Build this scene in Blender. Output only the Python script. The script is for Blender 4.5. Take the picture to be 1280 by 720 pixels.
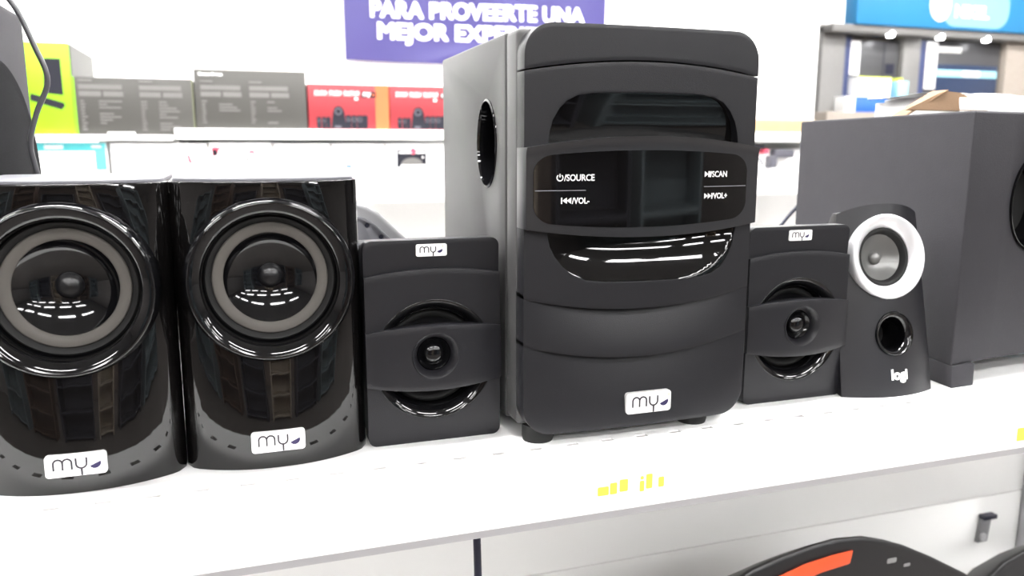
import bpy, bmesh, math, random
from mathutils import Vector, Matrix
random.seed(7)
R = math.radians
PI = math.pi
for o in list(bpy.data.objects):
    bpy.data.objects.remove(o)
scene = bpy.context.scene
C = bpy.context.collection
S = 1.0                                   # height of the display shelf above the floor

# ------------------------------------------------------------------ camera, world, exposure
cam_d = bpy.data.cameras.new('camera')
cam_d.sensor_width = 36.0
cam_d.lens = 28.125
cam_d.clip_start = 0.02
cam_d.dof.use_dof = True
cam_d.dof.focus_distance = 0.57
cam_d.dof.aperture_fstop = 9.0
cam = bpy.data.objects.new('camera', cam_d)
C.objects.link(cam)
cam.location = (0, 0, S + 0.215)
cam.rotation_euler = (R(80), 0, R(-18.3))
scene.camera = cam
world = bpy.data.worlds.new('world')
scene.world = world
world.use_nodes = True
world.node_tree.nodes['Background'].inputs[0].default_value = (0.9, 0.95, 1, 1)
world.node_tree.nodes['Background'].inputs[1].default_value = 0.3
vs = scene.view_settings
vs.view_transform = 'Standard'
vs.look = 'None'
vs.gamma = 1.0
vs.use_curve_mapping = False
vs.exposure = 1.6
LAMP = 22.0                               # emission of the ceiling tubes

# ------------------------------------------------------------------ materials
M = {}
def mat(name, col, rough=0.5, metal=0.0, spec=0.5, var=0.08, scale=40.0, bump=0.0, coat=0.0, bscale=None, emit=None, trans=0.0):
    m = bpy.data.materials.new(name)
    m.use_nodes = True
    nt = m.node_tree
    b = nt.nodes['Principled BSDF']
    tc = nt.nodes.new('ShaderNodeTexCoord')
    nz = nt.nodes.new('ShaderNodeTexNoise')
    nz.inputs['Scale'].default_value = scale
    nz.inputs['Detail'].default_value = 4
    nt.links.new(tc.outputs['Object'], nz.inputs['Vector'])
    mx = nt.nodes.new('ShaderNodeMix')
    mx.data_type = 'RGBA'
    lo = tuple(max(0, c * (1 - var)) for c in col) + (1,)
    hi = tuple(min(1, c * (1 + var)) for c in col) + (1,)
    mx.inputs[6].default_value = lo
    mx.inputs[7].default_value = hi
    nt.links.new(nz.outputs[0], mx.inputs[0])
    nt.links.new(mx.outputs[2], b.inputs['Base Color'])
    b.inputs['Roughness'].default_value = rough
    b.inputs['Metallic'].default_value = metal
    b.inputs['Specular IOR Level'].default_value = spec
    b.inputs['Coat Weight'].default_value = coat
    b.inputs['Coat Roughness'].default_value = 0.03
    b.inputs['Transmission Weight'].default_value = trans
    if bump > 0:
        n2 = nt.nodes.new('ShaderNodeTexNoise')
        n2.inputs['Scale'].default_value = bscale or scale * 20
        n2.inputs['Detail'].default_value = 2
        nt.links.new(tc.outputs['Object'], n2.inputs['Vector'])
        bp = nt.nodes.new('ShaderNodeBump')
        bp.inputs['Strength'].default_value = bump
        bp.inputs['Distance'].default_value = 0.001
        nt.links.new(n2.outputs[0], bp.inputs['Height'])
        nt.links.new(bp.outputs[0], b.inputs['Normal'])
    if emit:
        b.inputs['Emission Color'].default_value = emit[:3] + (1,)
        b.inputs['Emission Strength'].default_value = emit[3]
    M[name] = m
    return m
mat('gloss_black', (0.003, 0.0027, 0.0027), 0.04, var=0.1)
mat('gloss_black_trim', (0.003, 0.003, 0.0035), 0.06, var=0.1)
mat('matte_black', (0.0108, 0.0106, 0.0128), 0.42, spec=0.32, bump=0.15, scale=90)
mat('matte_black_fine', (0.0120, 0.0118, 0.0142), 0.38, spec=0.36, bump=0.1, scale=90)
mat('satin_bezel', (0.018, 0.018, 0.020), 0.3, bump=0.05)
mat('vinyl_black', (0.055, 0.054, 0.054), 0.45, spec=0.36, bump=0.08, scale=60, bscale=900)
mat('vinyl_dark', (0.034, 0.033, 0.037), 0.65, spec=0.12, bump=0.25, scale=60, bscale=900)
mat('rubber', (0.012, 0.012, 0.012), 0.7, spec=0.3, var=0.2)
mat('grille_cloth', (0.012, 0.012, 0.013), 0.95, spec=0.04, bump=0.3)
mat('cone_dark', (0.006, 0.006, 0.007), 0.3, var=0.15)
mat('cone_grey', (0.10, 0.092, 0.084), 0.65, spec=0.3, var=0.05)
mat('cone_silver', (0.17, 0.17, 0.165), 0.35, metal=0.5, var=0.06)
mat('silver', (0.86, 0.86, 0.88), 0.3, metal=0.45, var=0.03)
mat('badge_white', (0.85, 0.84, 0.83), 0.35, var=0.02)
mat('ink_grey', (0.025, 0.022, 0.03), 0.5)
mat('ink_blue', (0.02, 0.014, 0.07), 0.4)
mat('ink_green', (0.62, 0.66, 0.5), 0.5)
mat('print_white', (0.88, 0.88, 0.88), 0.5, var=0.03)
mat('line_grey', (0.22, 0.22, 0.24), 0.4)
mat('shelf_white', (0.87, 0.87, 0.865), 0.4, var=0.02, scale=8)
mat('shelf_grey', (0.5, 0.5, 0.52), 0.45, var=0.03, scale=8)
mat('panel_white', (0.88, 0.88, 0.865), 0.5, var=0.02, scale=6)
mat('tag_yellow', (0.80, 0.90, 0.10), 0.5, var=0.12, scale=300)
mat('paper_white', (0.9, 0.9, 0.89), 0.7, var=0.03)
mat('cable_black', (0.012, 0.013, 0.03), 0.4)
mat('cable_grey', (0.055, 0.055, 0.06), 0.3)
mat('unit_brown', (0.15, 0.10, 0.075), 0.5, var=0.3, scale=3)
mat('unit_dark', (0.06, 0.062, 0.08), 0.5, var=0.3, scale=3)
mat('unit_teal', (0.22, 0.27, 0.29), 0.5, var=0.2, scale=3)
mat('unit_sand', (0.45, 0.38, 0.30), 0.6, var=0.2, scale=3)
mat('grey_plastic', (0.13, 0.13, 0.145), 0.45, bump=0.1)
mat('grey_plastic_light', (0.24, 0.24, 0.25), 0.4, bump=0.1)
mat('cardboard', (0.22, 0.135, 0.075), 0.8, var=0.12, bump=0.2, scale=30)
mat('device_black', (0.011, 0.011, 0.012), 0.4, bump=0.1)
mat('orange', (0.75, 0.09, 0.025), 0.45)
mat('smudge', (0.25, 0.25, 0.25), 0.6)
mat('wall_white', (0.85, 0.85, 0.85), 0.8, var=0.02, scale=3)
mat('wall_brown', (0.24, 0.19, 0.165), 0.8, var=0.5, scale=1.6)
mat('wall_side', (0.35, 0.33, 0.32), 0.8, var=0.1, scale=2)
mat('floor_tile', (0.15, 0.135, 0.125), 0.35, var=0.1, scale=4)
mat('ceiling_white', (0.42, 0.42, 0.42), 0.9, var=0.03, scale=3)
mat('tube', (1, 1, 1), 0.5, emit=(1.0, 0.99, 0.975, LAMP))
mat('tube_aisle', (1, 1, 1), 0.5, emit=(1.0, 0.99, 0.985, LAMP * 0.85))
mat('tube_bright', (1, 1, 1), 0.5, emit=(1.0, 0.99, 0.98, LAMP * 3.0))
mat('spot_glow', (1, 1, 1), 0.5, emit=(1.0, 1.0, 1.0, 8.0))
mat('box_black', (0.055, 0.053, 0.048), 0.5, var=0.05, scale=10)
mat('box_black_edge', (0.14, 0.15, 0.09), 0.5)
mat('box_print', (0.14, 0.135, 0.13), 0.6)
mat('lime', (0.23, 0.52, 0.004), 0.45, var=0.04, scale=10)
mat('box_grey', (0.07, 0.066, 0.062), 0.5)
mat('red_box', (0.28, 0.022, 0.03), 0.45, var=0.06, scale=10)
mat('orange_box', (0.60, 0.13, 0.04), 0.45, var=0.06, scale=10)
mat('pic_dark', (0.016, 0.016, 0.024), 0.6, spec=0.2)
mat('pic_mid', (0.09, 0.09, 0.11), 0.4)
mat('cyan_print', (0.10, 0.62, 0.66), 0.5)
mat('blue_side', (0.12, 0.30, 0.62), 0.5)
mat('red_print', (0.6, 0.07, 0.12), 0.5)
mat('banner_violet', (0.028, 0.022, 0.12), 0.55, var=0.12, scale=6)
mat('kiosk_blue', (0.025, 0.20, 0.42), 0.4, var=0.15, scale=2.5)
mat('kiosk_pale', (0.34, 0.68, 0.80), 0.4, var=0.08, scale=4)
mat('kiosk_grey', (0.18, 0.175, 0.17), 0.5)
mat('sign_pale', (0.22, 0.43, 0.54), 0.4, var=0.1, scale=4)
mat('kiosk_beige', (0.30, 0.26, 0.225), 0.6)
mat('kiosk_navy', (0.04, 0.055, 0.14), 0.5)
mat('steel_dark', (0.085, 0.085, 0.09), 0.35, metal=0.3)
mat('screen_navy', (0.03, 0.045, 0.09), 0.15)
mat('tan', (0.42, 0.29, 0.14), 0.7)
mat('blue_box', (0.03, 0.13, 0.50), 0.5)

# ------------------------------------------------------------------ mesh helpers
class G:
    """collects vertices and faces; build() links them as one mesh object"""
    def __init__(self):
        self.v = []; self.f = []
    def add(self, vs_, fs_):
        n = len(self.v)
        self.v += [tuple(p) for p in vs_]
        self.f += [tuple(i + n for i in q) for q in fs_]
        return self
    def box(self, x0, x1, y0, y1, z0, z1):
        return self.add([(x, y, z) for x in (x0, x1) for y in (y0, y1) for z in (z0, z1)],
                        [(0, 1, 3, 2), (4, 6, 7, 5), (0, 4, 5, 1), (2, 3, 7, 6), (0, 2, 6, 4), (1, 5, 7, 3)])
    def prism(self, out, y0, y1):
        """closed prism of an outline [(x,z)...] between y0 (towards the viewer) and y1"""
        n = len(out)
        vv = [(x, y0, z) for x, z in out] + [(x, y1, z) for x, z in out]
        ff = [tuple(range(n)), tuple(range(2 * n - 1, n - 1, -1))]
        for i in range(n):
            j = (i + 1) % n
            ff.append((i, i + n, j + n, j))
        return self.add(vv, ff)
    def plan(self, out, z0, z1):
        """closed prism of a plan outline [(x,y)...] between z0 and z1"""
        n = len(out)
        vv = [(x, y, z0) for x, y in out] + [(x, y, z1) for x, y in out]
        ff = [tuple(range(n - 1, -1, -1)), tuple(range(n, 2 * n))]
        for i in range(n):
            j = (i + 1) % n
            ff.append((i, j, j + n, i + n))
        return self.add(vv, ff)
    def lathe(self, prof, n=48, c=(0, 0, 0), sx=1.0, sz=1.0, axis='y', close=False):
        """prof: [(r, h)...]; h runs along the axis"""
        vv = []; ff = []
        k = len(prof)
        for i in range(n):
            a = 2 * PI * i / n
            for r, h in prof:
                ca, sa = math.cos(a) * r, math.sin(a) * r
                if axis == 'y': vv.append((c[0] + ca * sx, c[1] + h, c[2] + sa * sz))
                elif axis == 'z': vv.append((c[0] + ca * sx, c[1] + sa * sz, c[2] + h))
                else: vv.append((c[0] + h, c[1] + ca * sx, c[2] + sa * sz))
        for i in range(n):
            j = (i + 1) % n
            for q in range(k - 1):
                ff.append((i * k + q, j * k + q, j * k + q + 1, i * k + q + 1))
            if close:
                ff.append((i * k + k - 1, j * k + k - 1, j * k, i * k))
        if not close:
            ff.append(tuple(i * k for i in range(n)))
            ff.append(tuple(i * k + k - 1 for i in range(n - 1, -1, -1)))
        return self.add(vv, ff)
    def patch(self, x0, x1, zt, zb, yf, yb, nx=40, nz=10, ease=True):
        """closed slab between curves zb(x) and zt(x), front at yf(x,z,s), back at yb; s = 0 top, 1 bottom"""
        vv = []; ff = []
        for i in range(nx + 1):
            t = i / nx
            if ease: t = 0.5 - 0.5 * math.cos(PI * t)
            x = x0 + (x1 - x0) * t
            a, b = zt(x), zb(x)
            for j in range(nz + 1):
                s_ = j / nz
                z = a + (b - a) * s_
                vv.append((x, yf(x, z, s_), z))
        nf = len(vv)
        for i in range(nx + 1):
            for j in range(nz + 1):
                p = vv[i * (nz + 1) + j]
                vv.append((p[0], yb, p[2]))
        I = lambda i, j: i * (nz + 1) + j
        for i in range(nx):
            for j in range(nz):
                ff.append((I(i, j), I(i, j + 1), I(i + 1, j + 1), I(i + 1, j)))
                ff.append((nf + I(i, j), nf + I(i + 1, j), nf + I(i + 1, j + 1), nf + I(i, j + 1)))
            ff.append((I(i, 0), I(i + 1, 0), nf + I(i + 1, 0), nf + I(i, 0)))
            ff.append((I(i, nz), nf + I(i, nz), nf + I(i + 1, nz), I(i + 1, nz)))
        for j in range(nz):
            ff.append((I(0, j), nf + I(0, j), nf + I(0, j + 1), I(0, j + 1)))
            ff.append((I(nx, j), I(nx, j + 1), nf + I(nx, j + 1), nf + I(nx, j)))
        return self.add(vv, ff)
    def tube(self, pts, r, n=10):
        pts = [Vector(p) for p in pts]
        k = len(pts); vv = []; ff = []
        up = Vector((0.13, 0.31, 0.94))
        for i, p in enumerate(pts):
            t = (pts[min(i + 1, k - 1)] - pts[max(i - 1, 0)]).normalized()
            a = t.cross(up)
            if a.length < 1e-4: a = t.cross(Vector((1, 0, 0)))
            a.normalize(); b = t.cross(a)
            for q in range(n):
                w = 2 * PI * q / n
                vv.append(p + (a * math.cos(w) + b * math.sin(w)) * r)
        for i in range(k - 1):
            for q in range(n):
                w = (q + 1) % n
                ff.append((i * n + q, i * n + w, (i + 1) * n + w, (i + 1) * n + q))
        ff.append(tuple(range(n - 1, -1, -1)))
        ff.append(tuple((k - 1) * n + q for q in range(n)))
        return self.add(vv, ff)
    def ribbon(self, pts, w, y0=0.0, y1=0.0004):
        """flat stroke along [(x,z)...], w wide, from y1 (back) to y0"""
        k = len(pts); L = []; Rr = []
        for i in range(k):
            a = Vector(pts[max(i - 1, 0)]); b = Vector(pts[min(i + 1, k - 1)])
            d = (b - a).normalized(); nrm = Vector((-d.y, d.x)) * w / 2
            p = Vector(pts[i])
            L.append(p + nrm); Rr.append(p - nrm)
        vv = []; ff = []
        for i in range(k):
            vv += [(L[i].x, y0, L[i].y), (Rr[i].x, y0, Rr[i].y), (Rr[i].x, y1, Rr[i].y), (L[i].x, y1, L[i].y)]
        for i in range(k - 1):
            a = i * 4; b = a + 4
            for q in range(4):
                ff.append((a + q, a + (q + 1) % 4, b + (q + 1) % 4, b + q))
        ff.append((3, 2, 1, 0)); e = (k - 1) * 4; ff.append((e, e + 1, e + 2, e + 3))
        return self.add(vv, ff)
    def xf(self, m):
        self.v = [tuple(m @ Vector(p)) for p in self.v]
        return self
    def map(self, fn):
        self.v = [tuple(fn(*p)) for p in self.v]
        return self
    def mesh(self, name, sharp=35):
        me = bpy.data.meshes.new(name)
        me.from_pydata(self.v, [], self.f)
        bm = bmesh.new(); bm.from_mesh(me)
        bmesh.ops.recalc_face_normals(bm, faces=bm.faces)
        bm.to_mesh(me); bm.free()
        return me
    def build(self, name, m, parent=None, bevel=0.0, seg=2, sharp=35, label=None, cut=None):
        me = self.mesh(name)
        o = bpy.data.objects.new(name, me)
        C.objects.link(o)
        if cut:
            for g in cut:
                cm = g.mesh('cutter'); co = bpy.data.objects.new('cutter', cm); C.objects.link(co)
                md = o.modifiers.new('b', 'BOOLEAN'); md.operation = 'DIFFERENCE'; md.solver = 'EXACT'; md.object = co
                dg = bpy.context.evaluated_depsgraph_get()
                new = bpy.data.meshes.new_from_object(o.evaluated_get(dg))
                o.modifiers.clear(); o.data = new
                bpy.data.objects.remove(co)
        if bevel > 0:
            bm = bmesh.new(); bm.from_mesh(o.data)
            bmesh.ops.remove_doubles(bm, verts=bm.verts, dist=1e-6)
            ed = [e for e in bm.edges if len(e.link_faces) == 2 and e.calc_face_angle(0) > R(40)]
            bmesh.ops.bevel(bm, geom=ed, offset=bevel, segments=seg, profile=0.5, affect='EDGES', clamp_overlap=True)
            bm.to_mesh(o.data); bm.free()
        me = o.data
        me.name = name
        for p in me.polygons: p.use_smooth = True
        me.set_sharp_from_angle(angle=R(sharp))
        me.materials.clear(); me.materials.append(M[m])
        if parent: o.parent = parent
        if label: o['label'] = label
        return o

def rrect(w, h, r, cx=0.0, cz=0.0, n=6):
    out = []
    for sx, sz, a0 in ((1, 1, 0), (-1, 1, 90), (-1, -1, 180), (1, -1, 270)):
        for i in range(n + 1):
            a = R(a0 + 90 * i / n)
            out.append((cx + sx * (w / 2 - r) + r * math.cos(a), cz + sz * (h / 2 - r) + r * math.sin(a)))
    return out
def arc(cx, cz, rx, rz, a0, a1, n=12):
    return [(cx + rx * math.cos(R(a0 + (a1 - a0) * i / n)), cz + rz * math.sin(R(a0 + (a1 - a0) * i / n))) for i in range(n + 1)]
def text_g(body, size, extrude=0.0002, bold=0.0, sx=1.0, align='LEFT'):
    cu = bpy.data.curves.new('t', 'FONT'); cu.body = body; cu.size = size; cu.extrude = extrude; cu.offset = bold
    cu.resolution_u = 3; cu.align_x = align
    o = bpy.data.objects.new('t', cu); C.objects.link(o)
    dg = bpy.context.evaluated_depsgraph_get()
    me = bpy.data.meshes.new_from_object(o.evaluated_get(dg))
    g = G()
    g.add([(v.co.x * sx, -v.co.z, v.co.y) for v in me.vertices], [tuple(p.vertices) for p in me.polygons])
    bpy.data.objects.remove(o); bpy.data.meshes.remove(me)
    return g
def shift(g, x=0, y=0, z=0):
    return g.xf(Matrix.Translation((x, y, z)))
def spline(pts, n=8):
    """Catmull-Rom through 3-D points"""
    P = [Vector(p) for p in pts]; P = [P[0] * 2 - P[1]] + P + [P[-1] * 2 - P[-2]]
    out = []
    for i in range(1, len(P) - 2):
        for q in range(n):
            t = q / n
            a, b, c, d = P[i - 1:i + 3]
            out.append(0.5 * ((2 * b) + (c - a) * t + (2 * a - 5 * b + 4 * c - d) * t * t + (3 * b - a - 3 * c + d) * t ** 3))
    out.append(P[-2])
    return out
def thing(name, label, cat, loc=(0, 0, S), rz=0.0, group=None):
    o = bpy.data.objects.new(name, None); C.objects.link(o)
    o.empty_display_size = 0.05
    o.location = loc; o.rotation_euler = (0, 0, rz)
    o['label'] = label; o['category'] = cat
    if group: o['group'] = group
    return o
def tag(o, label, cat, group=None):
    o['label'] = label; o['category'] = cat
    if group: o['group'] = group
    return o
def struct(o, label=None):
    o['kind'] = 'structure'
    if label: o['label'] = label
    return o
def copy_thing(root, loc, rz=0.0, label=None):
    r = root.copy(); C.objects.link(r); r.location = loc; r.rotation_euler = (0, 0, rz)
    if label: r['label'] = label
    def rec(src, dst):
        for ch in list(src.children):
            c = ch.copy(); C.objects.link(c); c.parent = dst
            rec(ch, c)
    rec(root, r)
    return r

# ------------------------------------------------------------------ the room
X0, X1, Y0, Y1, ZC = -5.0, 8.0, -9.0, 5.6, 3.3
struct(G().box(X0, X1, Y0, Y1, -0.1, 0.0).build('floor', 'floor_tile'), 'grey shop floor')
struct(G().box(X0, X1, Y0, Y1, ZC, ZC + 0.1).build('ceiling', 'ceiling_white'), 'shop ceiling')
struct(G().box(X0, X1, Y1, Y1 + 0.1, 0, ZC).build('wall_far', 'wall_white'), 'white wall behind the blue booth')
struct(G().box(X0, 2.39, 3.0, 3.12, 0, ZC).build('wall_back', 'wall_white'), 'bright white wall behind the carton shelves')
struct(G().box(X0, X1, Y0 - 0.1, Y0, 0, ZC).build('wall_front', 'wall_brown'), 'brown wall behind the photographer')
struct(G().box(X0 - 0.1, X0, Y0, Y1, 0, ZC).build('wall_left', 'wall_side'))
struct(G().box(X1, X1 + 0.1, Y0, Y1, 0, ZC).build('wall_right', 'wall_side'))

# ceiling lights: rows of tube fixtures
def ceiling_light(x, y, label, glow, w=0.12):
    t = thing('ceiling_light', label, 'ceiling light', (x, y, ZC), 0, 'tube lights in rows under the ceiling')
    G().box(-0.62, 0.62, -w - 0.03, w + 0.03, -0.05, 0).build('housing', 'shelf_white', t, 0.005)
    G().prism([(-w - 0.01, -0.05), (w + 0.01, -0.05), (w, -0.07), (-w, -0.07)], -0.6, 0.6).xf(Matrix.Rotation(PI / 2, 4, 'Z')).build('diffuser', glow, t)
    return t
for rows, glow, w_, label in (((-6.0, -4.0, -2.0), 'tube_aisle', 0.12, 'dimmer tube light under the ceiling over the aisle'),
                          ((0.66,), 'tube_bright', 0.06, 'narrow bright tube light straight above the speaker shelf'),
                          ((2.3, 4.4), 'tube', 0.12, 'bright tube light under the ceiling over the wall shelf and booth')):
    first = None
    for yy in rows:
        for xx in (-2.2, -0.4, 1.4, 3.2, 5.0):
            if yy > 4 and xx < 3: continue
            if first is None: first = ceiling_light(xx, yy, label, glow, w_)
            else: copy_thing(first, (xx, yy, ZC))

# shelf units across the aisle: they show as reflections in the glossy fronts
def shelf_unit(x, w, h, m, goods, label):
    t = thing('aisle_unit', label, 'shelf unit', (x, -2.6, 0), 0, 'shelf units across the aisle')
    G().box(-w / 2, w / 2, -0.42, -0.38, 0, h).build('back_board', m, t)
    for sx in (-1, 1): G().box(sx * w / 2 - 0.02, sx * w / 2 + 0.02, -0.42, 0, 0, h).build('side_panel', m, t)
    nb = max(2, int(h / 0.42))
    for k in range(nb + 1):
        z = 0.06 + (h - 0.1) * k / nb
        G().box(-w / 2 + 0.02, w / 2 - 0.02, -0.38, -0.01, z, z + 0.03).build('board', m, t)
    return t
shelf_unit(-1.75, 0.9, 2.1, 'unit_brown', 0, 'tall brown shelf unit across the aisle behind the photographer')
shelf_unit(-0.62, 0.8, 1.5, 'unit_dark', 0, 'low black shelf unit across the aisle behind the photographer')
shelf_unit(0.20, 0.5, 2.2, 'unit_sand', 0, 'narrow sand coloured shelf unit across the aisle')
shelf_unit(1.15, 0.9, 1.7, 'unit_dark', 0, 'wide black shelf unit across the aisle')
shelf_unit(2.3, 1.0, 2.1, 'unit_teal', 0, 'tall teal grey shelf unit across the aisle')
shelf_unit(-3.0, 1.0, 1.9, 'unit_teal', 0, 'teal grey shelf unit at the far left of the aisle')

# ------------------------------------------------------------------ the display gondola with the shelf
g_ = thing('display_gondola', 'white metal display shelf that the speakers stand on', 'shelf', (0, 0, 0))
XL, XR, YF, YB = -0.95, 1.25, 0.488, 0.93
HY0, HY1, PITCH, HW = 0.5143, 0.5193, 0.0283, 0.0048
top = G()
top.box(XL, XR, YF + 0.002, HY0, S - 0.0012, S)
top.box(XL, XR, HY1, YB, S - 0.0012, S)
k0 = -20
xs = [0.189 + PITCH * k for k in range(-39, 37)]
prev = XL
for x in xs:
    top.box(prev, x - HW, HY0, HY1, S - 0.0012, S); prev = x + HW
top.box(prev, XR, HY0, HY1, S - 0.0012, S)
top.build('shelf_panel', 'shelf_white', g_)
rail = G()
prof = [(YF, S), (YF - 0.0015, S - 0.002), (YF - 0.0015, S - 0.0415), (YF + 0.002, S - 0.0415), (YF + 0.002, S)]
n = len(prof)
vv = [(XL, y, z) for y, z in prof] + [(XR, y, z) for y, z in prof]
rail.add(vv, [tuple(range(n)), tuple(range(2 * n - 1, n - 1, -1))] + [(i, (i + 1) % n, (i + 1) % n + n, i + n) for i in range(n)])
rail.build('price_rail', 'shelf_white', g_)
er = G()  # down-facing edge of the lip; the grey colour stands in for its shade
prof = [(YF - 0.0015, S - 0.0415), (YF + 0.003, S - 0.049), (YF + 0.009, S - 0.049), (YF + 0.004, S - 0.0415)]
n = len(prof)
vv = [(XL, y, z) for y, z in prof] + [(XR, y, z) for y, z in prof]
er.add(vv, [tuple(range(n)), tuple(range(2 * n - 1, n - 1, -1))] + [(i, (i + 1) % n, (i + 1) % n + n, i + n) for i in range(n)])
er.build('rail_edge', 'shelf_grey', g_, label='lower edge of the shelf front, its shade painted grey')
# back panels under the shelf, with open joints
zt = S - 0.004
for z0, z1 in ((S - 0.3315, zt), (S - 0.64, S - 0.3335), (0.12, S - 0.642)):
    G().box(XL, 1.17, YB - 0.03, YB - 0.01, z0, z1).build('back_panel', 'panel_white', g_, 0.0012)
    G().box(1.2, 1.9, YB - 0.03, YB - 0.01, z0, z1).build('back_panel', 'panel_white', g_, 0.0012)
G().box(1.172, 1.198, YB - 0.045, YB - 0.005, 0.0, S - 0.005).build('upright', 'shelf_grey', g_, 0.002)
G().box(XL - 0.02, XL, YB - 0.045, YB - 0.005, 0.0, S - 0.005).build('upright', 'shelf_grey', g_, 0.002)
G().box(XL, XR, 0.56, YB - 0.03, S - 0.53, S - 0.50).build('lower_shelf', 'shelf_white', g_, 0.002)
G().box(XL, XR, 0.56, YB, 0.0, 0.12).build('base', 'shelf_white', g_, 0.003)
for x in (-0.9, 1.12):
    G().prism([(0, 0), (0, -0.06), (0.40, -0.02), (0.40, 0)], -0.002, 0.002).xf(Matrix.Translation((x, 0.92, S - 0.0032)) @ Matrix.Rotation(-PI / 2, 4, 'Z')).build('bracket', 'shelf_white', g_)
# the little clip on the back panel
hk = thing('panel_clip', 'small worn grey clip on the white panel under the shelf', 'clip', (1.095, YB - 0.0302, S - 0.368))
G().box(-0.013, 0.013, -0.012, 0, 0.0, 0.007).build('slot_hood', 'cable_black', hk, 0.001)
G().prism([(-0.012, -0.001), (0.008, -0.001), (0.004, -0.04), (-0.017, -0.04)], -0.006, 0).build('plate', 'grey_plastic_light', hk, 0.001)
G().prism(rrect(0.012, 0.012, 0.004, -0.008, -0.03), -0.009, -0.006).build('screw', 'shelf_grey', hk)

# price labels in the rail
def price_label(x, label, marks, w=0.085):
    t = thing('price_label', label, 'price label', (x, YF - 0.0015, S - 0.0225), 0, 'price labels on the shelf edge')
    G().prism(rrect(w, 0.030, 0.0015), -0.0006, 0).build('card', 'paper_white', t)
    g = G()
    for (a, b, c, d) in marks: g.prism(rrect(b - a, d - c, 0.0008, (a + b) / 2, (c + d) / 2, 2), -0.0008, -0.0005)
    g.build('yellow_print', 'tag_yellow', t)
price_label(0.2545, 'white price label with yellow print below the large subwoofer',
            [(-0.030, -0.0215, -0.006, 0.0005), (-0.0205, -0.015, -0.006, 0.0025), (-0.013, -0.0065, -0.005, 0.004), (0.003, 0.0065, -0.007, 0.001), (0.0035, 0.006, 0.002, 0.0045), (0.008, 0.013, -0.0055, 0.0055), (0.018, 0.0225, -0.0055, 0.002)])
price_label(0.652, 'white price label with yellow print at the right edge of the picture',
            [(-0.034, -0.006, -0.012, -0.0005), (0.0, 0.02, -0.009, 0.001)])

# ------------------------------------------------------------------ the "my" badge
def badge(parent, x, y, z, w, h, tilt=0.0, rx=0.0):
    m = Matrix.Translation((x, y, z)) @ Matrix.Rotation(rx, 4, 'X') @ Matrix.Rotation(tilt, 4, 'Y')
    b = G().prism(rrect(w, h, h * 0.16), -0.0008, 0.004).xf(m).build('badge', 'badge_white', parent, label='white maker badge with dark lettering')
    u = h / 26.0                                 # 26 units tall, origin in the middle
    g = G(); sw = 1.9 * u
    def P(a): return [(px * u, pz * u) for px, pz in a]
    ox = -w / 2 / u + 8.5
    g.ribbon(P([(ox, -5), (ox, 3)] + arc(ox + 4.6, 3, 4.6, 4.4, 180, 0) + [(ox + 9.2, -5)]), sw, -0.0011, -0.0006)
    g.ribbon(P(arc(ox + 13.8, 3, 4.6, 4.4, 180, 0) + [(ox + 18.4, -5)]), sw, -0.0011, -0.0006)
    oy = ox + 22.8
    g.ribbon(P([(oy, 7.5), (oy, 1)] + arc(oy + 5.4, 1, 5.4, 5.4, 180, 360) + [(oy + 10.8, 7.5)]), sw, -0.0011, -0.0006)
    g.ribbon(P([(oy + 5.4, -4.4), (oy + 5.4, -12.6)]), sw * 1.15, -0.0011, -0.0006)
    g.xf(m).build('lettering', 'ink_grey', b)
    dx = oy + 19.5
    d = G().prism(P(arc(0, 0, 6.0, 5.4, 180, 360, 14)), -0.0011, -0.0006).xf(Matrix.Translation((dx * u, 0, -0.6 * u)) @ Matrix.Rotation(R(-24), 4, 'Y'))
    d.xf(m).build('drop', 'ink_blue', b)
    G().prism(P(arc(dx + 6.5, 7.6, 1.9, 1.9, 0, 340, 10)), -0.0010, -0.0006).xf(m).build('dot', 'ink_green', b)
    return b

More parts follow.
